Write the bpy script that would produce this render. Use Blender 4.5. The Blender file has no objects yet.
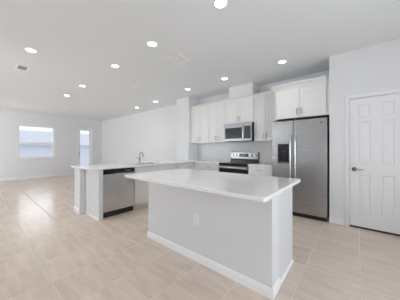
import bpy, bmesh, math, random
from mathutils import Vector, Matrix
random.seed(4)
SC = bpy.context.scene
COL = SC.collection
PI = math.pi

# ------------------------------------------------------------------ camera
YAW = math.radians(39.65)
cam_data = bpy.data.cameras.new('camera')
cam_data.sensor_width = 36.0
cam_data.lens = 187.0 / 400.0 * 36.0
cam_data.clip_start = 0.05
cam = bpy.data.objects.new('camera', cam_data)
cam.location = (0, 0, 1.23)
cam.rotation_euler = (PI / 2, 0, YAW)
COL.objects.link(cam)
SC.camera = cam

# ------------------------------------------------------------------ light
SC.view_settings.view_transform = 'Standard'
SC.view_settings.look = 'None'
SC.view_settings.gamma = 1.0
SC.view_settings.use_curve_mapping = False
SC.view_settings.exposure = -0.02
SC.cycles.use_denoising = True
SC.cycles.max_bounces = 12
SC.cycles.diffuse_bounces = 8
SC.cycles.sample_clamp_indirect = 8

world = bpy.data.worlds.new('sky')
SC.world = world
world.use_nodes = True
wn = world.node_tree.nodes
wn['Background'].inputs[0].default_value = (0.86, 0.92, 1.0, 1)
wn['Background'].inputs[1].default_value = 1.35


def area(name, loc, rot, sx, sy, power, color=(1, 1, 1)):
    d = bpy.data.lights.new(name, 'AREA')
    d.shape = 'RECTANGLE'
    d.size, d.size_y = sx, sy
    d.energy = power
    d.color = color
    o = bpy.data.objects.new(name, d)
    o.location = loc
    o.rotation_euler = rot
    COL.objects.link(o)
    return o


DAY = (0.90, 0.955, 1.0)
YF = -6.5      # front wall, behind the camera
XR = 2.6       # right wall
XL = -10.8     # far left wall
H = 2.82
# daylight through the glazed openings, those behind the camera invented (each stands just outside its pane, aimed indoors)
TILT = math.radians(30)
area('daylight_patio', (-8.9, YF - 0.45, 1.15), (PI / 2 + TILT, 0, 0), 3.0, 2.1, 250, DAY)
area('added_fill_living', (-4.62, -3.9, 1.25), (PI / 2 + TILT, 0, PI / 2), 3.2, 2.1, 228, DAY)  # fill added behind an invented window to brighten the far left wall
area('daylight_front', (0.6, YF - 0.45, 1.3), (PI / 2 + TILT, 0, 0), 2.2, 2.0, 12, DAY)
area('added_fill_right', (XR + 0.40, 0.9, 1.4), (PI / 2 + TILT, 0, PI / 2), 3.2, 1.8, 118, DAY)  # fill added behind an invented window, brightens faces turned to the right
area('daylight_left', (XL - 0.40, 1.76, 1.6), (PI / 2, 0, -PI / 2), 1.3, 1.5, 15, DAY)


# ------------------------------------------------------------------ materials
def mat(name, color, rough=0.5, metal=0.0, spec=0.5, bump=None, coat=0.0, var=None):
    m = bpy.data.materials.new(name)
    m.use_nodes = True
    nt = m.node_tree
    b = nt.nodes['Principled BSDF']
    b.inputs['Base Color'].default_value = (*color, 1)
    b.inputs['Roughness'].default_value = rough
    b.inputs['Metallic'].default_value = metal
    b.inputs['Specular IOR Level'].default_value = spec
    b.inputs['Coat Weight'].default_value = coat
    tc = nt.nodes.new('ShaderNodeTexCoord')
    if bump:
        scale, strength = bump
        n = nt.nodes.new('ShaderNodeTexNoise')
        n.inputs['Scale'].default_value = scale
        n.inputs['Detail'].default_value = 3
        nt.links.new(tc.outputs['Object'], n.inputs['Vector'])
        bp = nt.nodes.new('ShaderNodeBump')
        bp.inputs['Strength'].default_value = strength
        bp.inputs['Distance'].default_value = 0.002
        nt.links.new(n.outputs['Fac'], bp.inputs['Height'])
        nt.links.new(bp.outputs['Normal'], b.inputs['Normal'])
    if var:
        scale, c2 = var
        n = nt.nodes.new('ShaderNodeTexNoise')
        n.inputs['Scale'].default_value = scale
        n.inputs['Detail'].default_value = 4
        nt.links.new(tc.outputs['Object'], n.inputs['Vector'])
        mx = nt.nodes.new('ShaderNodeMix')
        mx.data_type = 'RGBA'
        mx.inputs['A'].default_value = (*color, 1)
        mx.inputs['B'].default_value = (*c2, 1)
        nt.links.new(n.outputs['Fac'], mx.inputs['Factor'])
        nt.links.new(mx.outputs['Result'], b.inputs['Base Color'])
    return m


def emis(name, color, strength):
    m = mat(name, color, 0.4)
    b = m.node_tree.nodes['Principled BSDF']
    b.inputs['Emission Color'].default_value = (*color, 1)
    b.inputs['Emission Strength'].default_value = strength
    return m


M_WALL = mat('wall_paint', (0.80, 0.805, 0.815), 0.75, bump=(90, 0.06))
M_WALL_SHADE = mat('half_wall_paint_shaded', (0.70, 0.705, 0.72), 0.75, bump=(90, 0.06))  # wall paint darkened, shade of the half walls put into the colour
M_CEIL = mat('ceiling_paint', (0.83, 0.86, 0.875), 0.85, bump=(60, 0.12))
M_TRIM = mat('trim_paint', (0.86, 0.865, 0.875), 0.4)
M_CAB = mat('cabinet_paint', (0.80, 0.795, 0.785), 0.45)
M_CAB_SHADE = mat('cabinet_paint_shaded', (0.67, 0.68, 0.695), 0.4)  # cabinet paint darkened to put shade on end panel and island body
M_NICKEL = mat('brushed_nickel', (0.33, 0.33, 0.325), 0.3, 1.0)
M_CHROME = mat('chrome', (0.45, 0.45, 0.46), 0.18, 1.0)
M_BLACK = mat('black_gloss', (0.012, 0.012, 0.013), 0.15, spec=0.35)
M_BLACKM = mat('black_matte', (0.015, 0.015, 0.016), 0.55)
M_DARKG = mat('dark_grey_glass', (0.022, 0.022, 0.024), 0.2, spec=0.3)
M_OUTLET = mat('outlet_plastic', (0.78, 0.78, 0.79), 0.3)
M_VENT = mat('vent_enamel', (0.90, 0.91, 0.92), 0.4)
M_SLOT = mat('slot_dark', (0.12, 0.12, 0.12), 0.6)
M_LAMP = emis('downlight_lens', (1.0, 0.98, 0.95), 9.0)
M_LED = emis('display_glow', (0.1, 0.2, 0.25), 0.05)
M_HANDLE = mat('handle_steel', (0.66, 0.66, 0.67), 0.22, 1.0)
M_GREY = mat('grey_plastic', (0.25, 0.25, 0.26), 0.5)


def steel(name, color, rough, sx, sy, sz):
    m = mat(name, color, rough, 1.0)
    nt = m.node_tree
    b = nt.nodes['Principled BSDF']
    tc = nt.nodes.new('ShaderNodeTexCoord')
    mp = nt.nodes.new('ShaderNodeMapping')
    mp.inputs['Scale'].default_value = (sx, sy, sz)
    n = nt.nodes.new('ShaderNodeTexNoise')
    n.inputs['Scale'].default_value = 1.0
    n.inputs['Detail'].default_value = 3
    nt.links.new(tc.outputs['Object'], mp.inputs['Vector'])
    nt.links.new(mp.outputs['Vector'], n.inputs['Vector'])
    r = nt.nodes.new('ShaderNodeMapRange')
    r.inputs['To Min'].default_value = rough * 0.8
    r.inputs['To Max'].default_value = rough * 1.25
    nt.links.new(n.outputs['Fac'], r.inputs['Value'])
    nt.links.new(r.outputs['Result'], b.inputs['Roughness'])
    bp = nt.nodes.new('ShaderNodeBump')
    bp.inputs['Strength'].default_value = 0.12
    bp.inputs['Distance'].default_value = 0.001
    nt.links.new(n.outputs['Fac'], bp.inputs['Height'])
    nt.links.new(bp.outputs['Normal'], b.inputs['Normal'])
    return m


M_STEEL = steel('brushed_steel', (0.43, 0.43, 0.435), 0.28, 3, 3, 320)
M_STEELD = steel('brushed_steel_dark', (0.27, 0.27, 0.275), 0.3, 3, 3, 320)
M_STEELV = steel('brushed_steel_vertical', (0.55, 0.55, 0.555), 0.24, 320, 320, 3)


def floor_material():
    m = bpy.data.materials.new('beige_floor_tile')
    m.use_nodes = True
    nt = m.node_tree
    L = nt.links.new
    N = nt.nodes.new
    b = nt.nodes['Principled BSDF']
    tc = N('ShaderNodeTexCoord')
    mp = N('ShaderNodeMapping')
    T = 0.445
    # joint lines at x = -0.385 + k*T and y = 0.46 + k*T
    mp.inputs['Location'].default_value = (0.400 + T * 40, -0.462 + T * 40, 0)
    L(tc.outputs['Object'], mp.inputs['Vector'])
    br = N('ShaderNodeTexBrick')
    br.offset = 0.0
    br.squash = 1.0
    br.inputs['Scale'].default_value = 1.0
    br.inputs['Mortar Size'].default_value = 0.0055
    br.inputs['Mortar Smooth'].default_value = 0.1
    br.inputs['Bias'].default_value = 0.0
    br.inputs['Brick Width'].default_value = T
    br.inputs['Row Height'].default_value = T
    br.inputs['Color1'].default_value = (0, 0, 0, 1)
    br.inputs['Color2'].default_value = (1, 1, 1, 1)
    L(mp.outputs['Vector'], br.inputs['Vector'])
    # per-tile offset of the veining so that neighbouring tiles differ
    sc = N('ShaderNodeVectorMath'); sc.operation = 'SCALE'; sc.inputs['Scale'].default_value = 1 / T
    L(mp.outputs['Vector'], sc.inputs[0])
    fl = N('ShaderNodeVectorMath'); fl.operation = 'FLOOR'
    L(sc.outputs[0], fl.inputs[0])
    wnz = N('ShaderNodeTexWhiteNoise'); wnz.noise_dimensions = '3D'
    L(fl.outputs[0], wnz.inputs['Vector'])
    off = N('ShaderNodeVectorMath'); off.operation = 'MULTIPLY_ADD'
    off.inputs[1].default_value = (7, 7, 7)
    L(wnz.outputs['Color'], off.inputs[0])
    st = N('ShaderNodeMapping'); st.inputs['Scale'].default_value = (1.6, 9.0, 1.0)
    st.inputs['Rotation'].default_value = (0, 0, math.radians(9))
    L(tc.outputs['Object'], st.inputs['Vector'])
    L(st.outputs['Vector'], off.inputs[2])
    n1 = N('ShaderNodeTexNoise'); n1.inputs['Scale'].default_value = 1.5
    n1.inputs['Detail'].default_value = 6; n1.inputs['Roughness'].default_value = 0.6
    L(off.outputs[0], n1.inputs['Vector'])
    n2 = N('ShaderNodeTexNoise'); n2.inputs['Scale'].default_value = 1.3
    n2.inputs['Detail'].default_value = 3
    L(tc.outputs['Object'], n2.inputs['Vector'])
    cr = N('ShaderNodeValToRGB')
    cr.color_ramp.elements[0].position = 0.30
    cr.color_ramp.elements[0].color = FLOOR_A
    cr.color_ramp.elements[1].position = 0.70
    cr.color_ramp.elements[1].color = FLOOR_B
    L(n1.outputs['Fac'], cr.inputs['Fac'])
    mx2 = N('ShaderNodeMix'); mx2.data_type = 'RGBA'; mx2.blend_type = 'MULTIPLY'
    mx2.inputs['Factor'].default_value = 0.5
    cr2 = N('ShaderNodeValToRGB')
    cr2.color_ramp.elements[0].position = 0.3
    cr2.color_ramp.elements[0].color = (0.88, 0.87, 0.87, 1)
    cr2.color_ramp.elements[1].position = 0.7
    cr2.color_ramp.elements[1].color = (1, 1, 1, 1)
    L(n2.outputs['Fac'], cr2.inputs['Fac'])
    L(cr.outputs['Color'], mx2.inputs['A'])
    L(cr2.outputs['Color'], mx2.inputs['B'])
    mx3 = N('ShaderNodeMix'); mx3.data_type = 'RGBA'; mx3.blend_type = 'MULTIPLY'
    mx3.inputs['Factor'].default_value = 1.0
    mr = N('ShaderNodeMapRange')
    mr.inputs['To Min'].default_value = 0.97; mr.inputs['To Max'].default_value = 1.02
    L(wnz.outputs['Value'], mr.inputs['Value'])
    L(mx2.outputs['Result'], mx3.inputs['A'])
    L(mr.outputs['Result'], mx3.inputs['B'])
    g = N('ShaderNodeMix'); g.data_type = 'RGBA'
    g.inputs['B'].default_value = GROUT
    L(br.outputs['Fac'], g.inputs['Factor'])
    L(mx3.outputs['Result'], g.inputs['A'])
    L(g.outputs['Result'], b.inputs['Base Color'])
    rr = N('ShaderNodeMapRange')
    rr.inputs['To Min'].default_value = 0.24; rr.inputs['To Max'].default_value = 0.85
    L(br.outputs['Fac'], rr.inputs['Value'])
    L(rr.outputs['Result'], b.inputs['Roughness'])
    bp = N('ShaderNodeBump'); bp.invert = True
    bp.inputs['Strength'].default_value = 0.8; bp.inputs['Distance'].default_value = 0.003
    L(br.outputs['Fac'], bp.inputs['Height'])
    L(bp.outputs['Normal'], b.inputs['Normal'])
    return m


FLOOR_A = (0.65, 0.535, 0.445, 1)
FLOOR_B = (0.81, 0.685, 0.58, 1)
GROUT = (0.725, 0.645, 0.565, 1)
M_FLOOR = floor_material()


def quartz_material():
    m = mat('white_quartz', (0.86, 0.86, 0.855), 0.09, spec=0.5)
    nt = m.node_tree
    b = nt.nodes['Principled BSDF']
    tc = nt.nodes.new('ShaderNodeTexCoord')
    n = nt.nodes.new('ShaderNodeTexNoise')
    n.inputs['Scale'].default_value = 2.2
    n.inputs['Detail'].default_value = 8
    n.inputs['Distortion'].default_value = 1.4
    nt.links.new(tc.outputs['Object'], n.inputs['Vector'])
    cr = nt.nodes.new('ShaderNodeValToRGB')
    e = cr.color_ramp.elements
    e[0].position = 0.47; e[0].color = (0.87, 0.87, 0.865, 1)
    e[1].position = 0.53; e[1].color = (0.87, 0.87, 0.865, 1)
    k = e.new(0.5); k.color = (0.865, 0.865, 0.863, 1)
    nt.links.new(n.outputs['Fac'], cr.inputs['Fac'])
    nt.links.new(cr.outputs['Color'], b.inputs['Base Color'])
    return m


M_QUARTZ = quartz_material()


def tile_wall_material():
    m = mat('white_subway_tile', (0.72, 0.72, 0.715), 0.4)
    nt = m.node_tree
    b = nt.nodes['Principled BSDF']
    tc = nt.nodes.new('ShaderNodeTexCoord')
    sp = nt.nodes.new('ShaderNodeSeparateXYZ')
    cb = nt.nodes.new('ShaderNodeCombineXYZ')
    nt.links.new(tc.outputs['Object'], sp.inputs[0])
    nt.links.new(sp.outputs['X'], cb.inputs['X'])
    nt.links.new(sp.outputs['Z'], cb.inputs['Y'])
    br = nt.nodes.new('ShaderNodeTexBrick')
    br.inputs['Scale'].default_value = 1
    br.inputs['Mortar Size'].default_value = 0.002
    br.inputs['Brick Width'].default_value = 0.305
    br.inputs['Row Height'].default_value = 0.102
    br.inputs['Color1'].default_value = (0.72, 0.72, 0.715, 1)
    br.inputs['Color2'].default_value = (0.74, 0.74, 0.735, 1)
    br.inputs['Mortar'].default_value = (0.66, 0.66, 0.655, 1)
    nt.links.new(cb.outputs[0], br.inputs['Vector'])
    nt.links.new(br.outputs['Color'], b.inputs['Base Color'])
    return m


M_TILE = tile_wall_material()


def glass_material(name, tint=(1, 1, 1)):
    m = bpy.data.materials.new(name)
    m.use_nodes = True
    nt = m.node_tree
    nt.nodes.clear()
    out = nt.nodes.new('ShaderNodeOutputMaterial')
    mix = nt.nodes.new('ShaderNodeMixShader')
    fr = nt.nodes.new('ShaderNodeFresnel')
    fr.inputs['IOR'].default_value = 1.45
    tr = nt.nodes.new('ShaderNodeBsdfTransparent')
    tr.inputs['Color'].default_value = (*tint, 1)
    gl = nt.nodes.new('ShaderNodeBsdfGlossy')
    gl.inputs['Roughness'].default_value = 0.02
    nt.links.new(fr.outputs[0], mix.inputs[0])
    nt.links.new(tr.outputs[0], mix.inputs[1])
    nt.links.new(gl.outputs[0], mix.inputs[2])
    nt.links.new(mix.outputs[0], out.inputs['Surface'])
    return m


M_GLASS = glass_material('window_glass', (0.96, 0.965, 0.98))


# ------------------------------------------------------------------ mesh helpers
class MB:
    def __init__(s):
        s.bm = bmesh.new()

    def box(s, x0, x1, y0, y1, z0, z1, bev=0.0, seg=2):
        t = bmesh.new()
        bmesh.ops.create_cube(t, size=1.0)
        for v in t.verts:
            v.co = Vector(((x0 + x1) / 2 + v.co.x * (x1 - x0), (y0 + y1) / 2 + v.co.y * (y1 - y0), (z0 + z1) / 2 + v.co.z * (z1 - z0)))
        if bev:
            bmesh.ops.bevel(t, geom=t.edges[:] , offset=bev, segments=seg, affect='EDGES', profile=0.5)
        s._merge(t)
        return s

    def _merge(s, t):
        me = bpy.data.meshes.new('t')
        t.to_mesh(me)
        t.free()
        s.bm.from_mesh(me)
        bpy.data.meshes.remove(me)

    def cyl(s, p0, p1, r0, r1=None, seg=24, cap=True):
        r1 = r0 if r1 is None else r1
        p0, p1 = Vector(p0), Vector(p1)
        d = p1 - p0
        t = bmesh.new()
        bmesh.ops.create_cone(t, cap_ends=cap, segments=seg, radius1=r0, radius2=r1, depth=d.length)
        q = Vector((0, 0, 1)).rotation_difference(d.normalized())
        bmesh.ops.transform(t, matrix=Matrix.Translation((p0 + p1) / 2) @ q.to_matrix().to_4x4(), verts=t.verts)
        s._merge(t)
        return s

    def tube(s, pts, r, seg=12, radii=None):
        pts = [Vector(p) for p in pts]
        rings = []
        up = Vector((0, 0, 1))
        prev = None
        for i, p in enumerate(pts):
            d = (pts[min(i + 1, len(pts) - 1)] - pts[max(i - 1, 0)]).normalized()
            if prev is None:
                a = d.cross(up)
                if a.length < 1e-3:
                    a = d.cross(Vector((0, 1, 0)))
            else:
                a = prev - d * prev.dot(d)
            a.normalize()
            prev = a
            b = d.cross(a)
            rr = radii[i] if radii else r
            rings.append([s.bm.verts.new(p + a * rr * math.cos(2 * PI * k / seg) + b * rr * math.sin(2 * PI * k / seg)) for k in range(seg)])
        for i in range(len(rings) - 1):
            for k in range(seg):
                s.bm.faces.new((rings[i][k], rings[i][(k + 1) % seg], rings[i + 1][(k + 1) % seg], rings[i + 1][k]))
        s.bm.faces.new(rings[0][::-1])
        s.bm.faces.new(rings[-1])
        return s

    def lathe(s, prof, c=(0, 0, 0), seg=32):
        rings = []
        for (r, z) in prof:
            rings.append([s.bm.verts.new((c[0] + r * math.cos(2 * PI * k / seg), c[1] + r * math.sin(2 * PI * k / seg), c[2] + z)) for k in range(seg)])
        for i in range(len(rings) - 1):
            for k in range(seg):
                s.bm.faces.new((rings[i][k], rings[i][(k + 1) % seg], rings[i + 1][(k + 1) % seg], rings[i + 1][k]))
        return s

    def prism(s, prof, axis, a, b, close=True):
        """prof: list of 2-D points; axis 'x' -> points are (y,z), 'y' -> points are (x,z), 'z' -> (x,y)"""
        def P(p, t):
            return {'x': (t, p[0], p[1]), 'y': (p[0], t, p[1]), 'z': (p[0], p[1], t)}[axis]
        A = [s.bm.verts.new(P(p, a)) for p in prof]
        B = [s.bm.verts.new(P(p, b)) for p in prof]
        n = len(prof)
        for i in range(n):
            s.bm.faces.new((A[i], A[(i + 1) % n], B[(i + 1) % n], B[i]))
        s.bm.faces.new(A[::-1])
        s.bm.faces.new(B)
        return s

    def cells(s, us, vs, keep, w0, w1, axis='z'):
        """slab of grid cells: only outer faces are made"""
        def P(u, v, w):
            return {'z': (u, v, w), 'x': (w, u, v), 'y': (u, w, v)}[axis]
        cache = {}

        def V(i, j, k):
            if (i, j, k) not in cache:
                cache[(i, j, k)] = s.bm.verts.new(P(us[i], vs[j], (w0, w1)[k]))
            return cache[(i, j, k)]
        nu, nv = len(us) - 1, len(vs) - 1
        K = lambda i, j: 0 <= i < nu and 0 <= j < nv and keep(i, j)
        for i in range(nu):
            for j in range(nv):
                if not K(i, j):
                    continue
                s.bm.faces.new((V(i, j, 1), V(i + 1, j, 1), V(i + 1, j + 1, 1), V(i, j + 1, 1)))
                s.bm.faces.new((V(i, j, 0), V(i, j + 1, 0), V(i + 1, j + 1, 0), V(i + 1, j, 0)))
                for (di, dj, q) in ((-1, 0, ((i, j), (i, j + 1))), (1, 0, ((i + 1, j + 1), (i + 1, j))), (0, -1, ((i + 1, j), (i, j))), (0, 1, ((i, j + 1), (i + 1, j + 1)))):
                    if not K(i + di, j + dj):
                        (a, b_), (c, d) = q
                        s.bm.faces.new((V(a, b_, 0), V(a, b_, 1), V(c, d, 1), V(c, d, 0)))
        return s

    def build(s, name, m, parent=None, loc=(0, 0, 0), rotz=0.0, smooth=False):
        bmesh.ops.recalc_face_normals(s.bm, faces=s.bm.faces)
        me = bpy.data.meshes.new(name)
        s.bm.to_mesh(me)
        s.bm.free()
        me.materials.append(m)
        if smooth:
            for p in me.polygons:
                p.use_smooth = True
            try:
                me.set_sharp_from_angle(angle=math.radians(35))
            except Exception:
                pass
        o = bpy.data.objects.new(name, me)
        COL.objects.link(o)
        o.parent = parent
        o.location = loc
        o.rotation_euler = (0, 0, rotz)
        return o


def tag(o, label, cat, group=None):
    o['label'] = label
    o['category'] = cat
    if group:
        o['group'] = group
    return o


def thing(name, label, cat, loc=(0, 0, 0), rotz=0.0, group=None):
    o = bpy.data.objects.new(name, None)
    o.empty_display_size = 0.1
    COL.objects.link(o)
    o.location = loc
    o.rotation_euler = (0, 0, rotz)
    return tag(o, label, cat, group)


def struct(o, label=None):
    o['kind'] = 'structure'
    if label:
        o['label'] = label
    return o


def copy_tree(o, parent=None):
    c = o.copy()
    COL.objects.link(c)
    c.parent = parent
    for ch in list(o.children):
        copy_tree(ch, c)
    return c


# ------------------------------------------------------------------ room shell
YB = 4.5       # back wall (kitchen and living room)
YP = 3.85      # pantry wall face
XP = -0.335    # left edge of the pantry wall
TW = 0.15

struct(MB().box(XL - 0.15, XR + 0.15, YF - 0.15, YB + 0.15, -0.12, 0).build('floor', M_FLOOR), 'beige stone-look ceramic tile floor')
struct(MB().box(XL - 0.15, XR + 0.15, YF - 0.15, YB + 0.15, H, H + 0.15).build('ceiling', M_CEIL), 'smooth white ceiling')

WY0, WY1, WZ0, WZ1 = 1.12, 2.41, 0.85, 2.32      # far left window
DY0, DY1, DZ1 = 3.37, 3.97, 2.33                 # glazed door in the left wall
us = [YF - 0.15, WY0, WY1, DY0, DY1, YB + 0.15]
vs = [0, WZ0, WZ1, DZ1, H]
struct(MB().cells(us, vs, lambda i, j: not (i == 1 and j == 1) and not (i == 3 and j < 3), XL - 0.15, XL, 'x').build('wall_left', M_WALL), 'pale grey far left wall with window and glazed door')
struct(MB().box(XL, XR, YB, YB + 0.15, 0, H).build('wall_back', M_WALL), 'white back wall')
# short wing wall at the left end of the kitchen
struct(MB().box(-4.345, -3.83, 4.08, YB, 0, H).build('wall_wing', M_WALL), 'short wing wall beside upper cabinets')
# pantry wall with door opening
PDX0, PDX1, PDZ = -0.068, 0.545, 2.045
us = [XP, PDX0, PDX1, XR]
vs = [0, PDZ, H]
struct(MB().cells(us, vs, lambda i, j: not (i == 1 and j == 0), YP, YP + 0.12, 'y').build('wall_pantry', M_WALL), 'grey-white pantry wall around the door')
struct(MB().box(XP, XP + 0.12, YP + 0.12, YB, 0, H).build('wall_alcove', M_WALL), 'return wall beside the refrigerator')
struct(MB().cells([YF, -0.8, 2.6, YB + 0.15], [0, 0.5, 2.3, H], lambda i, j: not (i == 1 and j == 1), XR, XR + 0.15, 'x').build('wall_right', M_WALL), 'unseen right wall with a wide window added for daylight')
# unseen wall added behind the camera, its glazed opening lights the far left wall
struct(MB().cells([YF, -5.5, -2.3, -1.7], [0, 0.1, 2.2, H], lambda i, j: not (i == 1 and j == 1), -5.17, -5.02, 'x').build('wall_added', M_WALL), 'unseen added wall with glazed opening to light the far left wall')
# front wall with three wide glazed openings
us = [XL, -10.5, -7.4, -6.0, -3.8, -0.5, 1.7, XR + 0.15]
vs = [0, 0.1, 0.3, 2.2, 2.3, H]


def front_keep(i, j):
    if i == 1 and 1 <= j <= 2:
        return False
    if i in (5,) and 2 <= j <= 3:
        return False
    return True


struct(MB().cells(us, vs, front_keep, YF - 0.15, YF, 'y').build('wall_front', M_WALL), 'front wall with wide windows')
# kitchen splashback
struct(MB().box(-3.83, -1.25, YB - 0.010, YB, 0.915, 1.46).build('wall_splashback', M_TILE), 'white subway tile splashback')


def base_profile(d=0.014, h=0.10):
    return [(0, 0), (d, 0), (d, h * 0.72), (d * 0.65, h * 0.80), (d * 0.55, h * 0.94), (d * 0.2, h), (0, h)]


def baseboard_x(m, x0, x1, y, sgn, h=0.10, d=0.014):
    """board running along x on a face at y, facing sgn*y"""
    m.prism([(y + sgn * a, z) for a, z in base_profile(d, h)], 'x', x0, x1)
    return m


def baseboard_y(m, y0, y1, x, sgn, h=0.10, d=0.014):
    m.prism([(x + sgn * a, z) for a, z in base_profile(d, h)], 'y', y0, y1)
    return m


m = MB()
baseboard_y(m, YF, DY0 - 0.07, XL, 1)
baseboard_y(m, DY1 + 0.07, YB, XL, 1)
struct(m.build('baseboard_left', M_TRIM))
m = MB()
baseboard_x(m, XL + 0.014, -4.345, YB, -1)
struct(m.build('baseboard_back', M_TRIM))
m = MB()
baseboard_x(m, XP, -0.145, YP, -1)
baseboard_x(m, 0.622, XR, YP, -1)
struct(m.build('baseboard_pantry', M_TRIM))


# window in the left wall
def window_left():
    root = bpy.data.objects.new('window_1', None)
    COL.objects.link(root)
    root.location = (XL - 0.035, (WY0 + WY1) / 2, WZ0)
    root['kind'] = 'structure'
    root['label'] = 'white single-hung window in the far left wall'
    w = (WY1 - WY0) / 2
    h = WZ1 - WZ0
    f = 0.05
    mr = 0.69
    m = MB()
    m.box(-0.05, 0.03, -w, -w + f, 0, h).box(-0.05, 0.03, w - f, w, 0, h)
    m.box(-0.05, 0.03, -w + f, w - f, h - f, h).box(-0.05, 0.03, -w + f, w - f, 0, f)
    m.build('window_frame', M_TRIM, root)
    m = MB()
    a = w - f
    m.box(-0.01, 0.022, -a, a, mr - 0.035, mr + 0.035, 0.004)
    m.box(-0.01, 0.022, -a, a, f, f + 0.05, 0.004)
    m.box(-0.01, 0.022, -a, -a + 0.035, f + 0.05, mr - 0.035).box(-0.01, 0.022, a - 0.035, a, f + 0.05, mr - 0.035)
    m.build('lower_sash', M_TRIM, root)
    MB().box(0.004, 0.008, -a + 0.035, a - 0.035, f + 0.05, mr - 0.035).build('lower_pane', M_GLASS, root)
    m = MB()
    m.box(-0.045, -0.015, -a, a, h - f - 0.03, h - f).box(-0.045, -0.015, -a, -a + 0.03, mr, h - f - 0.03).box(-0.045, -0.015, a - 0.03, a, mr, h - f - 0.03)
    m.build('upper_sash', M_TRIM, root)
    MB().box(-0.032, -0.028, -a + 0.03, a - 0.03, mr - 0.03, h - f - 0.03).build('upper_pane', M_GLASS, root)
    m = MB()
    m.box(0.03, 0.085, -w - 0.03, w + 0.03, -0.022, 0.0, 0.004)
    m.build('window_sill', M_TRIM, root)


window_left()


# glazed door in the left wall
def patio_door():
    root = bpy.data.objects.new('door_2', None)
    COL.objects.link(root)
    root.location = (XL, (DY0 + DY1) / 2, 0)
    root['kind'] = 'structure'
    root['label'] = 'white full-lite glazed exterior door in the far left wall'
    w = (DY1 - DY0) / 2
    m = MB()
    c = 0.065
    m.box(0, 0.016, -w - c, -w, 0, DZ1 + c, 0.004).box(0, 0.016, w, w + c, 0, DZ1 + c, 0.004).box(0, 0.016, -w, w, DZ1, DZ1 + c, 0.004)
    m.build('casing', M_TRIM, root)
    m = MB()
    g = w - 0.085
    us_ = [-w, -g, g, w]
    vs_ = [0.01, 0.16, DZ1 - 0.10, DZ1 - 0.002]
    m.cells(us_, vs_, lambda i, j: not (i == 1 and j == 1), -0.07, -0.03, 'x')
    m.build('door_slab', M_TRIM, root)
    MB().box(-0.052, -0.048, -g, g, 0.16, DZ1 - 0.10).build('glass_pane', M_GLASS, root)
    m = MB()
    m.cyl((-0.03, -w + 0.045, 0.95), (0.0, -w + 0.045, 0.95), 0.026, 0.022)
    m.cyl((0.0, -w + 0.045, 0.95), (0.03, -w + 0.045, 0.95), 0.028, 0.02)
    m.build('door_knob', M_NICKEL, root, smooth=True)
    MB().cyl((-0.03, -w + 0.045, 1.09), (0.0, -w + 0.045, 1.09), 0.027, 0.022).build('deadbolt', M_NICKEL, root, smooth=True)


patio_door()


# panes of the invented openings behind the camera, placed to steer the daylight
def big_window(name, x0, x1, z0, z1, n, right=False):
    root = bpy.data.objects.new(name, None)
    COL.objects.link(root)
    root.location = ((x0 + x1) / 2, YF - 0.08, z0)
    if right:
        root.location = ((XR if right is True else right) + 0.08, (x0 + x1) / 2, z0)
        root.rotation_euler = (0, 0, PI / 2)
    root['kind'] = 'structure'
    w = (x1 - x0) / 2
    h = z1 - z0
    m = MB()
    m.box(-w, w, -0.03, 0.03, 0, 0.05).box(-w, w, -0.03, 0.03, h - 0.05, h)
    for k in range(n + 1):
        x = -w + 0.025 + (2 * w - 0.05) * k / n
        m.box(x - 0.025, x + 0.025, -0.03, 0.03, 0.05, h - 0.05)
    m.build('window_frame', M_TRIM, root)
    for k in range(n):
        xa = -w + 0.05 + (2 * w - 0.05) * k / n
        MB().box(xa, xa + (2 * w - 0.05) / n - 0.05, -0.003, 0.003, 0.05, h - 0.05).build('pane', M_GLASS, root)


big_window('window_2', -10.5, -7.4, 0.1, 2.2, 2)
big_window('added_window_3', -5.5, -2.3, 0.1, 2.2, 2, right=-5.17)  # invented window in the added wall, for the fill behind it
big_window('window_4', -0.5, 1.7, 0.3, 2.3, 2)
big_window('added_window_5', -0.8, 2.6, 0.5, 2.3, 3, right=True)  # invented window for the fill from the right


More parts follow.
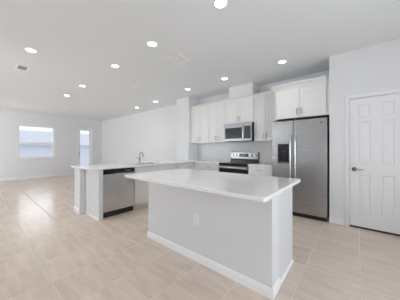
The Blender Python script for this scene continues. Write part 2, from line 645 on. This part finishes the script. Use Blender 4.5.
# six-panel pantry door
def pantry_door():
    root = bpy.data.objects.new('door_1', None)
    COL.objects.link(root)
    root.location = (PDX0, YP, 0)
    root['kind'] = 'structure'
    root['label'] = 'white six-panel pantry door with dark lever handle'
    W = PDX1 - PDX0
    c = 0.062
    m = MB()
    prof = [(0, 0), (0, -0.012), (c * 0.3, -0.017), (c * 0.8, -0.013), (c, -0.008), (c, 0)]
    # casing: two legs and a head
    m.prism([(-a, y) for a, y in prof], 'z', 0, PDZ + c)
    m.prism([(W + a, y) for a, y in prof], 'z', 0, PDZ + c)
    m.prism([(y, PDZ + a) for a, y in prof], 'x', 0, W)
    m.build('casing', M_TRIM, root)
    # slab with sunk, bevelled panels
    t0 = 0.012
    z0, z1 = 0.028, PDZ - 0.004
    xs = [0.004, 0.098, 0.258, 0.355, 0.515, W - 0.004]
    xs = [0.004, 0.105, 0.250, 0.363, 0.508, W - 0.004]
    zs = [z0, 0.235, 0.845, 1.020, 1.675, 1.745, 1.950, z1]
    m = MB()
    holes = lambda i, j: i in (1, 3) and j in (1, 3, 5)
    m.cells(xs, zs, lambda i, j: not holes(i, j), t0 + 0.012, t0, 'y')
    m.box(xs[0], xs[-1], t0 + 0.012, t0 + 0.035, z0, z1)
    for i in (1, 3):
        for j in (1, 3, 5):
            a, b_, p, q = xs[i], xs[i + 1], zs[j], zs[j + 1]
            e, f = 0.010, 0.038
            bm = m.bm
            def ring(o_, y):
                return [bm.verts.new((a + o_, y, p + o_)), bm.verts.new((b_ - o_, y, p + o_)), bm.verts.new((b_ - o_, y, q - o_)), bm.verts.new((a + o_, y, q - o_))]
            r0, r1, r2 = ring(0, t0), ring(e, t0 + 0.010), ring(f, t0 + 0.003)
            for A, B in ((r0, r1), (r1, r2)):
                for k in range(4):
                    bm.faces.new((A[k], A[(k + 1) % 4], B[(k + 1) % 4], B[k]))
            bm.faces.new(r2)
    m.build('door_slab', M_TRIM, root)
    m = MB()
    hx, hz = 0.060, 0.925
    m.cyl((hx, t0, hz), (hx, t0 - 0.012, hz), 0.032, 0.028, 32)
    m.cyl((hx, t0 - 0.012, hz), (hx, t0 - 0.045, hz), 0.013)
    r = m.build('door_handle', mat('dark_nickel', (0.10, 0.10, 0.105), 0.3, 1.0), root, smooth=True)
    m = MB()
    m.tube([(hx, t0 - 0.05, hz), (hx + 0.03, t0 - 0.052, hz + 0.003), (hx + 0.07, t0 - 0.05, hz + 0.002), (hx + 0.11, t0 - 0.046, hz - 0.004)], 0.009, radii=[0.012, 0.010, 0.009, 0.007])
    m.build('lever', M_CHROME, r, smooth=True)
    MB().box(-0.001, 0.006, t0 - 0.003, t0 + 0.01, hz - 0.03, hz + 0.03).build('latch_plate', M_SLOT, root)
    MB().box(0.003, W - 0.003, t0 + 0.003, t0 + 0.034, 0.0, 0.028).build('door_gap_shade', M_BLACKM, root)  # black strip put in as the shade of the gap under the door


pantry_door()


# ------------------------------------------------------------------ cabinets
def shaker(x0, x1, z0, z1, y=0.0, t=0.02, fr=0.062, rec=0.009):
    """door or drawer front facing -y, front face at y"""
    m = MB()
    m.cells([x0, x0 + fr, x1 - fr, x1], [z0, z0 + fr, z1 - fr, z1], lambda i, j: not (i == 1 and j == 1), y + t, y, 'y')
    m.box(x0 + fr - 0.001, x1 - fr + 0.001, y + rec, y + t - 0.001, z0 + fr - 0.001, z1 - fr + 0.001)
    return m


def slab_front(x0, x1, z0, z1, y=0.0, t=0.02):
    return MB().box(x0, x1, y, y + t, z0, z1, 0.002)


def pull(x, y, z, L=0.115, vertical=True):
    m = MB()
    if vertical:
        m.tube([(x, y - 0.03, z - L / 2), (x, y - 0.03, z + L / 2)], 0.006, 10)
        for s_ in (-1, 1):
            m.tube([(x, y + 0.001, z + s_ * L * 0.36), (x, y - 0.03, z + s_ * L * 0.36)], 0.005, 8)
    else:
        m.tube([(x - L / 2, y - 0.03, z), (x + L / 2, y - 0.03, z)], 0.006, 10)
        for s_ in (-1, 1):
            m.tube([(x + s_ * L * 0.36, y + 0.001, z), (x + s_ * L * 0.36, y - 0.03, z)], 0.005, 8)
    return m


def upper_cabinet(label, x0, x1, z0, z1, yfront, depth, crown=(0.018, 0.045), ndoors=2, gap=0.006, ml=0.0, mtop=0.0, group='white upper cabinets', crown_left=True):
    cx = (x0 + x1) / 2
    root = thing('upper_cabinet', label, 'cabinet', (cx, yfront, z0), 0, group)
    w = (x1 - x0) / 2 - 0.0005
    h = z1 - z0
    MB().box(-w, w, 0.022, depth, 0, h).build('carcass', M_CAB, root)
    if ndoors == 2:
        ds = [(-w + ml + gap / 2, ml / 2 - gap / 2), (ml / 2 + gap / 2, w - gap / 2)]
    else:
        ds = [(-w + gap / 2, w - gap / 2)]
    for k, (a, b_) in enumerate(ds):
        d = shaker(a, b_, gap, h - gap - mtop).build('door', M_CAB, root)
        px = (b_ - 0.032) if (k == 0) else (a + 0.032)
        pull(px, 0, gap + 0.11).build('handle', M_NICKEL, d, smooth=True)
    if ml:
        MB().box(-w, -w + ml - 0.002, 0.012, 0.022, 0, h).build('face_frame', M_CAB, root)
    p, ch = crown
    m = MB()
    prof = [(0.022, h), (0.022 - p * 0.3, h), (0.022 - p * 0.45, h + ch * 0.25), (-p * 0.75, h + ch * 0.75), (-p, h + ch * 0.8), (-p, h + ch), (0.05, h + ch), (0.05, h)]
    xl = -w - (p if crown_left else 0)
    m.prism(prof, 'x', xl, w)
    if crown_left:
        m.prism([(-w + 0.01, h), (-w, h), (-w - p, h + ch * 0.8), (-w - p, h + ch), (-w + 0.01, h + ch)], 'y', -p * 0.5, min(depth, 0.295))
    m.build('crown_moulding', M_CAB, root)
    return root


UZ0, UZ1, UY = 1.435, 2.495, 4.17
upper_cabinet('white two-door upper cabinet at the left end beside the wing wall', -3.79, -3.150, UZ0, UZ1, UY, 0.329, crown_left=False)
upper_cabinet('white two-door upper cabinet just left of the microwave', -3.148, -2.585, UZ0, UZ1, UY, 0.329, crown_left=False)
upper_cabinet('short white two-door upper cabinet above the microwave', -2.580, -1.822, 1.885, UZ1, UY - 0.012, 0.341, crown_left=False)
upper_cabinet('white two-door upper cabinet between microwave and refrigerator', -1.818, -1.282, UZ0, UZ1, UY, 0.329, crown_left=False)
upper_cabinet('deep white two-door cabinet with crown moulding above the refrigerator', -1.252, -0.385, 1.838, 2.400, 3.87, 0.629, crown=(0.055, 0.105), crown_left=True, ml=0.035, mtop=0.03)
# filler strips
tag(MB().box(-0.385, XP, 3.895, 3.915, 1.838, 2.50).build('filler_strip', M_CAB), 'narrow white filler strip between refrigerator cabinet and pantry wall', 'filler strip')
tag(MB().box(-3.829, -3.791, 4.19, 4.21, UZ0, UZ1).build('filler_strip', M_CAB), 'narrow white filler strip between wing wall and leftmost upper cabinet', 'filler strip')
# boxed duct above the microwave cabinet
tag(MB().box(-2.495, -1.850, UY + 0.005, YB, UZ1 + 0.045, H, 0.002).build('duct_chase', M_CAB), 'white boxed vent duct rising from microwave cabinet to the ceiling', 'duct box')


def base_cabinet(label, loc, rotz, w, layout, depth=0.60, group='white base cabinets', fronts=True):
    """origin: left-front-bottom corner in local axes, front faces -y; layout 'drawer_doors' etc."""
    root = thing('base_cabinet', label, 'cabinet', loc, rotz, group)
    if layout.startswith('false'):      # sink base: open inside for the basin
        m = MB()
        m.box(0.0005, w - 0.0005, 0.022, depth, 0.10, 0.66)
        m.box(0.0005, w - 0.0005, 0.022, 0.042, 0.66, 0.884)
        m.box(0.0005, 0.018, 0.042, depth, 0.66, 0.884).box(w - 0.018, w - 0.0005, 0.042, depth, 0.66, 0.884)
        m.build('carcass', M_CAB, root)
    else:
        MB().box(0.0005, w - 0.0005, 0.022, depth, 0.10, 0.884).build('carcass', M_CAB, root)
    MB().box(0.0005, w - 0.0005, 0.085, 0.10, 0, 0.10).build('toe_kick', M_CAB, root)
    g = 0.004
    z_d = 0.715
    n = 2 if layout.endswith('2') else 1
    ww = w / n
    if layout.startswith('false'):
        slab_front(g, w - g, z_d + g, 0.872).build('drawer_front', M_CAB, root)
    else:
        for k in range(n):
            d = slab_front(k * ww + g, (k + 1) * ww - g, z_d + g, 0.872).build('drawer', M_CAB, root)
            pull((k + 0.5) * ww, 0, 0.795, 0.13, False).build('handle', M_NICKEL, d, smooth=True)
    for k in range(n):
        d = shaker(k * ww + g, (k + 1) * ww - g, 0.112, z_d - g).build('door', M_CAB, root)
        px = ((k + 1) * ww - 0.035) if k == 0 else (k * ww + 0.035)
        pull(px, 0, z_d - 0.13).build('handle', M_NICKEL, d, smooth=True)
    return root


XF = -3.45     # face of the peninsula cabinets, towards the island
base_cabinet('white base cabinet with one drawer between range and refrigerator', (-1.818, 3.87, 0), 0, 0.516, 'drawer1')
base_cabinet('white base cabinet with one drawer left of the range', (-3.20, 3.87, 0), 0, 0.600, 'drawer1')
tag(MB().box(XF + 0.0, -3.202, 3.892, 3.91, 0.0, 0.884).build('filler_strip', M_CAB), 'narrow white filler strip in the inner corner of the base cabinets', 'filler strip')
base_cabinet('white sink base cabinet beside the dishwasher', (XF, 2.085, 0), PI / 2, 0.90, 'false2')
base_cabinet('white peninsula base cabinet with one drawer right of the sink base', (XF, 2.987, 0), PI / 2, 0.50, 'drawer1')
base_cabinet('white peninsula base cabinet with a drawer next to the inner corner', (XF, 3.489, 0), PI / 2, 0.40, 'drawer1')

# peninsula half wall and end panel
t = thing('half_wall', 'pale grey half wall forming the living-room side of the peninsula', 'half wall', (-4.215, 1.29, 0))
MB().box(-0.145, 0.150, 0, 2.789, 0, 0.884).build('wall_body', M_WALL_SHADE, t)
m = MB()
baseboard_x(m, -0.159, 0.150, 0.0, -1)
baseboard_y(m, -0.014, 2.789, -0.145, -1)
m.build('baseboard', M_TRIM, t)
t = thing('end_panel', 'white end panel of the peninsula left of the dishwasher', 'end panel', (-4.06, 1.385, 0))
MB().box(0.0, 0.63, 0, 0.069, 0, 0.884, 0.002).build('panel', M_CAB_SHADE, t)
MB().prism([(0, 0), (-0.012, 0), (-0.010, 0.012), (0, 0.022)], 'x', 0.0, 0.63).build('shoe_moulding', M_TRIM, t)

# ------------------------------------------------------------------ worktops
CT0, CT1 = 0.8845, 0.9165


def bevel_mod(o, w=0.003):
    b = o.modifiers.new('edge', 'BEVEL')
    b.width = w
    b.segments = 2
    b.limit_method = 'ANGLE'
    b.angle_limit = math.radians(50)


SX0, SX1, SY0, SY1 = -3.99, -3.56, 2.22, 2.92
us = [-4.395, SX0, -3.829, SX1, -3.415, -2.588]
vs = [1.235, SY0, SY1, 3.838, 4.078, YB - 0.011]


def lkeep(i, j):
    if j == 4:
        return i >= 2
    if i == 4:
        return j >= 3
    if j == 1 and i in (1, 2):
        return False
    return True


o = MB().cells(us, vs, lkeep, CT0, CT1).build('peninsula_countertop', M_QUARTZ)
bevel_mod(o)
tag(o, 'white quartz worktop running over the peninsula and the left kitchen corner', 'countertop')
o = MB().box(-1.820, -1.298, 3.838, YB - 0.011, CT0, CT1).build('kitchen_countertop', M_QUARTZ)
bevel_mod(o)
tag(o, 'short white quartz worktop between range and refrigerator', 'countertop')
def rounded_rect(x0, x1, y0, y1, r, n=8):
    pts = []
    for cx, cy, a0 in ((x1 - r, y1 - r, 0), (x0 + r, y1 - r, 90), (x0 + r, y0 + r, 180), (x1 - r, y0 + r, 270)):
        for k in range(n + 1):
            a = math.radians(a0 + 90 * k / n)
            pts.append((cx + r * math.cos(a), cy + r * math.sin(a)))
    return pts


o = MB().prism(rounded_rect(-2.258, -0.452, 1.210, 2.255, 0.022), 'z', CT0, CT1).build('island_countertop', M_QUARTZ)
bevel_mod(o, 0.004)
tag(o, 'large white polished quartz worktop on the island', 'countertop')

# ------------------------------------------------------------------ island
t = thing('kitchen_island', 'white kitchen island body with painted half wall in front', 'kitchen island', (-1.389, 1.572, 0))
IX = 0.861
MB().box(-IX, IX, 0, 0.178, 0, 0.884).build('half_wall', M_WALL_SHADE, t)
MB().box(-IX, IX - 0.004, 0.178, 0.670, 0, 0.884).build('cabinet_body', M_CAB_SHADE, t)
m = MB()
baseboard_x(m, -IX - 0.014, IX + 0.013, 0.0, -1, 0.085, 0.013)
baseboard_y(m, 0.0, 0.178, IX, 1, 0.085, 0.013)
baseboard_y(m, 0.0, 0.670, -IX, -1, 0.085, 0.013)
m.build('baseboard', M_TRIM, t)
MB().prism([(IX - 0.004, 0), (IX + 0.010, 0), (IX + 0.008, 0.014), (IX - 0.004, 0.024)], 'y', 0.178, 0.670).build('shoe_moulding', M_TRIM, t)


def outlet(label, loc, rotz=0.0):
    r = thing('wall_outlet', label, 'outlet', loc, rotz)
    MB().box(-0.036, 0.036, -0.006, 0, -0.058, 0.058, 0.003).build('cover_plate', M_OUTLET, r)
    for z in (-0.026, 0.026):
        s_ = MB().box(-0.016, 0.016, -0.0085, -0.004, z - 0.017, z + 0.017, 0.004).build('socket', M_OUTLET, r)
        m = MB()
        m.box(-0.008, -0.0055, -0.0092, -0.008, z - 0.006, z + 0.007).box(0.0055, 0.008, -0.0092, -0.008, z - 0.006, z + 0.007)
        m.build('slots', M_SLOT, s_)
    return r


outlet('white double electrical outlet on the front of the island', (-1.355, 1.572, 0.458))

# ------------------------------------------------------------------ refrigerator
def refrigerator():
    x0, x1 = -1.272, -0.362
    yf = 3.80
    r = thing('refrigerator', 'stainless steel side-by-side refrigerator with water dispenser', 'refrigerator', ((x0 + x1) / 2, yf, 0))
    w = (x1 - x0) / 2
    MB().box(-w + 0.004, w - 0.004, 0.065, 0.68, 0.02, 1.775, 0.003).build('cabinet_case', M_GREY, r)
    MB().box(-w + 0.012, w - 0.012, 0.03, 0.065, 0.0, 0.070).build('base_grille', M_BLACKM, r)
    MB().box(-w + 0.010, w - 0.010, 0.045, 0.66, 1.775, 1.800, 0.004).build('top_trim', M_BLACKM, r)
    sx = -0.888 - (x0 + x1) / 2
    zz0, zz1 = 0.075, 1.782
    dx0, dx1, dz0, dz1 = -1.165 - (x0 + x1) / 2, -0.962 - (x0 + x1) / 2, 0.975, 1.345
    m = MB()
    m.cells([-w, dx0, dx1, sx - 0.003], [zz0, dz0, dz1, zz1], lambda i, j: not (i == 1 and j == 1), 0.058, 0.0, 'y')
    d1 = m.build('freezer_door', M_STEEL, r)
    bevel_mod(d1, 0.004)
    m = MB()
    m.box(sx + 0.003, w, 0.0, 0.058, zz0, zz1)
    d2 = m.build('refrigerator_door', M_STEEL, r)
    bevel_mod(d2, 0.004)
    # dispenser: frame, control face, cavity, paddle, tray
    m = MB()
    m.cells([dx0, dx0 + 0.010, dx1 - 0.010, dx1], [dz0, dz0 + 0.012, dz1 - 0.115, dz1], lambda i, j: not (i == 1 and j == 1), 0.02, -0.003, 'y')
    disp = m.build('water_dispenser', M_BLACK, d1)
    m = MB()
    m.box(dx0 + 0.01, dx1 - 0.01, 0.045, 0.055, dz0 + 0.012, dz1 - 0.115)
    m.box(dx0 + 0.06, dx0 + 0.09, 0.02, 0.045, dz0 + 0.11, dz0 + 0.24, 0.004).box(dx1 - 0.09, dx1 - 0.06, 0.02, 0.045, dz0 + 0.11, dz0 + 0.24, 0.004)
    m.build('dispenser_cavity', M_DARKG, d1)
    MB().box(dx0 + 0.01, dx1 - 0.01, 0.0, 0.045, dz0 + 0.012, dz0 + 0.022).build('drip_tray', M_GREY, d1)
    MB().box(dx0 + 0.03, dx1 - 0.03, -0.0045, -0.003, dz1 - 0.075, dz1 - 0.045).build('control_display', M_DARKG, d1)
    for door, hx in ((d1, sx - 0.040), (d2, sx + 0.043)):
        m = MB()
        pts = []
        za, zb = 0.60, 1.52
        for k in range(17):
            s_ = k / 16
            z = za + (zb - za) * s_
            y = -0.052 * min(1, math.sin(PI * s_) * 3.2) ** 0.7 if 0 < s_ < 1 else 0.0
            pts.append((hx, y, z))
        m.tube(pts, 0.013, 12)
        m.build('handle', M_HANDLE, door, smooth=True)
    MB().cyl((w - 0.082, -0.002, 1.705), (w - 0.082, 0.0005, 1.705), 0.016, None, 24).build('badge', M_SLOT, d2)
    return r


refrigerator()


# ------------------------------------------------------------------ range
def kitchen_range():
    x0, x1 = -2.583, -1.825
    yf = 3.845
    r = thing('kitchen_range', 'freestanding black and stainless steel electric range', 'range', ((x0 + x1) / 2, yf, 0))
    w = (x1 - x0) / 2
    MB().box(-w, w, 0.03, 0.625, 0.03, 0.900, 0.003).build('range_body', M_BLACKM, r)
    for sx in (-1, 1):
        for y in (0.08, 0.58):
            MB().cyl((sx * (w - 0.05), y, 0), (sx * (w - 0.05), y, 0.03), 0.015).build('foot', M_BLACKM, r)
    ck = MB().box(-w, w, 0.005, 0.575, 0.900, 0.918, 0.004).build('cooktop', M_BLACK, r)
    for (bx, by, br_) in ((-0.19, 0.16, 0.105), (0.19, 0.16, 0.085), (-0.19, 0.42, 0.085), (0.19, 0.42, 0.105)):
        m = MB()
        m.lathe([(br_ - 0.004, 0.0), (br_ - 0.004, 0.0006), (br_, 0.0006), (br_, 0.0)], (bx, by, 0.918), 40)
        m.build('burner_ring', M_GREY, ck)
    MB().box(-w + 0.002, w - 0.002, 0.008, 0.03, 0.858, 0.899, 0.002).build('front_panel', M_BLACK, r)
    d = MB().box(-w + 0.003, w - 0.003, 0.0, 0.03, 0.235, 0.852, 0.004).build('oven_door', M_BLACK, r)
    MB().box(-w + 0.003, w - 0.003, -0.003, 0.004, 0.792, 0.850, 0.002).build('door_top_trim', M_STEELD, d)
    m = MB()
    m.tube([(-w + 0.04, -0.045, 0.822), (w - 0.04, -0.045, 0.822)], 0.012, 14)
    for s_ in (-1, 1):
        m.tube([(s_ * (w - 0.07), 0, 0.822), (s_ * (w - 0.07), -0.045, 0.822)], 0.009, 10)
    m.build('handle', M_HANDLE, d, smooth=True)
    MB().box(-0.25, 0.25, -0.0015, 0.001, 0.40, 0.68).build('oven_window', M_DARKG, d)
    MB().box(-w + 0.003, w - 0.003, 0.002, 0.03, 0.055, 0.228, 0.004).build('storage_drawer', M_STEELD, r)
    # backguard
    MB().box(-w, w, 0.576, 0.64, 0.905, 1.00, 0.003).build('backguard_base', M_BLACK, r)
    m = MB()
    m.prism([(0.590, 1.0), (0.568, 1.004), (0.572, 1.168), (0.585, 1.18), (0.64, 1.18), (0.64, 1.0)], 'x', -w, w)
    bg = m.build('backguard', M_STEELD, r)
    bevel_mod(bg, 0.003)
    MB().box(-0.12, 0.13, 0.558, 0.575, 1.055, 1.140, 0.002).build('display_panel', M_BLACK, bg)
    MB().box(-0.03, 0.04, 0.5565, 0.559, 1.09, 1.112).build('clock_display', M_LED, bg)
    for kx in (-0.315, -0.215, 0.215, 0.315):
        m = MB()
        m.cyl((kx, 0.568, 1.09), (kx, 0.560, 1.09), 0.034, None, 28)
        b_ = m.build('knob_base', M_BLACK, bg, smooth=True)
        MB().cyl((kx, 0.560, 1.09), (kx, 0.532, 1.09), 0.022, 0.018, 24).build('knob', M_HANDLE, b_, smooth=True)
    return r


kitchen_range()


# ------------------------------------------------------------------ microwave
def microwave():
    x0, x1 = -2.576, -1.826
    yf = 4.065
    z0, z1 = 1.450, 1.880
    r = thing('microwave', 'stainless steel microwave mounted over the range', 'microwave', ((x0 + x1) / 2, yf, z0))
    w = (x1 - x0) / 2
    h = z1 - z0
    MB().box(-w + 0.002, w - 0.002, 0.028, 0.425, 0.0, h, 0.003).build('case', M_BLACKM, r)
    xs = 0.175
    MB().box(-w, w, 0.0, 0.028, h - 0.062, h, 0.003).build('top_grille', M_STEELD, r)
    m = MB()
    m.cells([-w, -w + 0.035, xs - 0.045, xs], [0.0, 0.058, h - 0.105, h - 0.064], lambda i, j: not (i == 1 and j == 1), 0.028, 0.0, 'y')
    d = m.build('door', M_STEELD, r)
    MB().box(-w + 0.035, xs - 0.045, 0.004, 0.02, 0.058, h - 0.105).build('door_window', M_DARKG, d)
    m = MB()
    hx = xs - 0.012
    m.tube([(hx, 0.0, 0.045), (hx, -0.03, 0.06), (hx, -0.035, 0.10), (hx, -0.035, h - 0.13), (hx, -0.03, h - 0.09), (hx, 0.0, h - 0.075)], 0.010, 12)
    m.build('handle', M_HANDLE, d, smooth=True)
    MB().box(xs + 0.003, w, 0.0, 0.028, 0.0, h - 0.064, 0.003).build('control_surround', M_STEELD, r)
    c = MB().box(xs + 0.016, w - 0.022, -0.0025, 0.004, 0.050, h - 0.085).build('control_panel', M_BLACK, r)
    MB().box(xs + 0.045, w - 0.05, -0.0035, -0.0024, h - 0.13, h - 0.105).build('clock_display', M_DARKG, c)
    return r


microwave()


# ------------------------------------------------------------------ dishwasher
def dishwasher():
    r = thing('dishwasher', 'stainless steel dishwasher with black control strip in the peninsula', 'dishwasher', (XF + 0.012, 1.456, 0), PI / 2)
    w = 0.620
    MB().box(0.004, w - 0.004, 0.045, 0.58, 0.09, 0.878).build('tub_case', M_BLACKM, r)
    MB().box(0.004, w - 0.004, 0.055, 0.075, 0.0, 0.105).build('toe_kick', M_BLACKM, r)
    d = MB().box(0.006, w - 0.006, 0.0, 0.045, 0.112, 0.790, 0.004).build('door', M_STEELV, r)
    c = MB().box(0.006, w - 0.006, 0.0, 0.045, 0.794, 0.872, 0.006).build('control_panel', M_BLACK, r)
    m = MB()
    for k in range(5):
        m.box(0.42 + k * 0.025, 0.436 + k * 0.025, -0.001, 0.001, 0.826, 0.836)
    m.build('buttons', M_HANDLE, c)
    m = MB()
    m.box(0.20, 0.40, -0.0008, 0.001, 0.796, 0.806)
    m.build('handle_recess', M_SLOT, c)
    return r


dishwasher()

# ------------------------------------------------------------------ sink and faucet
t = thing('kitchen_sink', 'stainless steel undermount sink in the peninsula worktop', 'sink', ((SX0 + SX1) / 2, (SY0 + SY1) / 2, 0.70))
m = MB()
a, b_ = (SX1 - SX0) / 2, (SY1 - SY0) / 2
for (p, q) in (((-a - 0.008, a + 0.008, -b_ - 0.008, -b_), 0), ((-a - 0.008, a + 0.008, b_, b_ + 0.008), 0), ((-a - 0.008, -a, -b_, b_), 0), ((a, a + 0.008, -b_, b_), 0)):
    m.box(p[0], p[1], p[2], p[3], 0, 0.184)
m.box(-a, a, -b_, b_, -0.006, 0.004)
m.build('basin', M_STEEL, t)
MB().lathe([(0.045, 0.0), (0.045, 0.006), (0.03, 0.006), (0.028, 0.003), (0.0005, 0.003)], (0, 0, 0.004), 28).build('drain', M_CHROME, t, smooth=True)

t = thing('kitchen_faucet', 'tall nickel gooseneck kitchen faucet behind the sink', 'faucet', (-4.085, 2.595, CT1))
MB().lathe([(0.0005, 0), (0.028, 0), (0.028, 0.012), (0.022, 0.02), (0.023, 0.13), (0.015, 0.15), (0.0005, 0.15)], (0, 0, 0), 24).build('body', M_NICKEL, t, smooth=True)
m = MB()
pts = [(0, 0, 0.14), (0, 0, 0.18)]
for k in range(1, 12):
    an = PI - k * PI * 0.86 / 11
    pts.append((0.075 + 0.075 * math.cos(an), 0, 0.18 + 0.065 * math.sin(an)))
pts.append((pts[-1][0] + 0.014, 0, pts[-1][2] - 0.05))
m.tube(pts, 0.012, 12, radii=[0.013] * (len(pts) - 2) + [0.016, 0.018])
m.build('spout', M_NICKEL, t, smooth=True)
m = MB()
m.tube([(0, -0.015, 0.09), (0, -0.045, 0.10), (0.0, -0.085, 0.135)], 0.007, 10)
m.build('handle', M_NICKEL, t, smooth=True)

# ------------------------------------------------------------------ ceiling fixtures
def downlight_mesh():
    r = thing('ceiling_downlight', 'x', 'ceiling light', (0, 0, H), 0, 'recessed ceiling downlights')
    m = MB()
    m.lathe([(0.090, 0.0), (0.090, -0.003), (0.084, -0.007), (0.064, -0.007), (0.060, -0.003), (0.060, 0.0)], (0, 0, 0), 40)
    m.build('trim_ring', M_TRIM, r, smooth=True)
    m = MB()
    m.lathe([(0.0005, -0.004), (0.052, -0.005), (0.0605, -0.004), (0.0605, -0.001), (0.0005, -0.001)], (0, 0, 0), 40)
    m.build('lens', M_LAMP, r, smooth=True)
    return r


LIGHTS = [
    (-1.12, 1.70, 'bright round downlight nearest the camera, at the top edge above the island'),
    (-2.34, 1.70, 'round downlight above the left end of the island, beside the square vent'),
    (-3.49, 1.70, 'round downlight above the dishwasher end of the peninsula'),
    (-5.20, 1.71, 'round downlight just beyond the peninsula, middle of the living room row'),
    (-6.46, 1.72, 'round downlight farthest out in the living room row, nearest the far grille'),
    (-1.01, 3.54, 'round downlight in front of the refrigerator cabinet'),
    (-2.23, 3.55, 'round downlight in front of the duct box above the microwave'),
    (-3.36, 3.55, 'round downlight at the inner kitchen corner beside the wing wall'),
    (-5.04, 3.80, 'round downlight near the living room wall, closer to the wing wall'),
    (-6.28, 3.88, 'small round downlight near the living room wall, farther from the wing wall'),
    (-3.97, 0.575, 'round downlight at upper left beside the small white air register'),
]
proto = downlight_mesh()
for i, (x, y, lab) in enumerate(LIGHTS):
    o = proto if i == 0 else copy_tree(proto)
    o.location = (x, y, H)
    o['label'] = lab
    d = bpy.data.lights.new('downlight_glow', 'SPOT')
    d.energy = 7
    d.color = (1.0, 0.97, 0.93)
    d.spot_size = math.radians(125)
    d.spot_blend = 1.0
    d.shadow_soft_size = 0.07
    lo = bpy.data.objects.new('downlight_glow', d)
    lo.parent = o
    lo.location = (0, 0, -0.015)
    COL.objects.link(lo)

# square supply diffuser
t = thing('ceiling_vent', 'square white louvred supply vent in the kitchen ceiling', 'vent', (-2.40, 2.28, H))
m = MB()
S = 0.16
m.cells([-S, -S + 0.03, S - 0.03, S], [-S, -S + 0.03, S - 0.03, S], lambda i, j: not (i == 1 and j == 1), -0.012, 0.0)
m.build('frame', M_TRIM, t)
for k, s_ in enumerate((0.130, 0.092, 0.054)):
    m = MB()
    bm = m.bm
    A = [bm.verts.new((a * s_, b * s_, -0.002)) for a, b in ((-1, -1), (1, -1), (1, 1), (-1, 1))]
    q = s_ - 0.030
    B = [bm.verts.new((a * q, b * q, -0.005)) for a, b in ((-1, -1), (1, -1), (1, 1), (-1, 1))]
    for e in range(4):
        bm.faces.new((A[e], A[(e + 1) % 4], B[(e + 1) % 4], B[e]))
    o = m.build('louvre', M_TRIM, t)
    so = o.modifiers.new('thick', 'SOLIDIFY')
    so.thickness = 0.002
MB().box(-S + 0.03, S - 0.03, -S + 0.03, S - 0.03, -0.0015, 0.0).build('backing', mat('vent_white', (0.80, 0.81, 0.82), 0.6), t)

# small register
t = thing('air_register', 'small white rectangular air register with dark slots in the ceiling', 'vent', (-4.94, 0.592, H))
m = MB()
m.cells([-0.165, -0.125, 0.125, 0.165], [-0.095, -0.065, 0.065, 0.095], lambda i, j: not (i == 1 and j == 1), -0.012, 0.0)
m.build('frame', M_VENT, t)
MB().box(-0.125, 0.125, -0.065, 0.065, -0.002, 0.0).build('backing', M_BLACKM, t)
for k in range(5):
    x = -0.10 + k * 0.05
    MB().box(x - 0.005, x + 0.005, -0.065, 0.065, -0.005, -0.002).build('slat', M_VENT, t)

# far return grille
t = thing('return_grille', 'small flat grey return air grille in the living room ceiling', 'vent', (-7.62, 2.27, H))
m = MB()
m.cells([-0.17, -0.15, 0.15, 0.17], [-0.20, -0.18, 0.18, 0.20], lambda i, j: not (i == 1 and j == 1), -0.008, 0.0)
m.build('frame', M_VENT, t)
MB().box(-0.15, 0.15, -0.18, 0.18, -0.002, 0.0).build('backing', M_GREY, t)
for k in range(8):
    x = -0.131 + k * 0.0375
    MB().box(x - 0.009, x + 0.009, -0.18, 0.18, -0.007, -0.002).build('slat', M_VENT, t)

# smoke detector
t = tag(MB().lathe([(0.0005, 0), (0.065, 0), (0.065, -0.015), (0.05, -0.028), (0.0005, -0.030)], (0, 0, 0), 32).build('smoke_detector', M_TRIM, loc=(-4.20, 2.55, H), smooth=True), 'small round white detector between the downlights on the ceiling', 'smoke detector')

# ------------------------------------------------------------------ outside the far left window
M_GRASS = mat('pale_paving', (0.60, 0.60, 0.62), 0.9)
M_STUCCO = mat('pale_stucco', (0.84, 0.85, 0.90), 0.9)
M_ROOF = mat('roof_shingle', (0.68, 0.69, 0.72), 0.9)
struct(MB().box(-40, XL - 0.15, -20, 30, -0.35, -0.15).build('ground', M_GRASS), 'pale paving outside')
t = thing('neighbour_house', 'pale blue-grey house seen through the far left window', 'house', (-19, 3.0, -0.15))
MB().box(-4, 0, -7, 7, 0, 1.75).build('wall', M_STUCCO, t)
MB().prism([(-4.5, 1.75), (0.5, 1.75), (0.5, 1.85), (-2, 3.0), (-4.5, 1.85)], 'y', -7.4, 7.4).build('roof', M_ROOF, t)
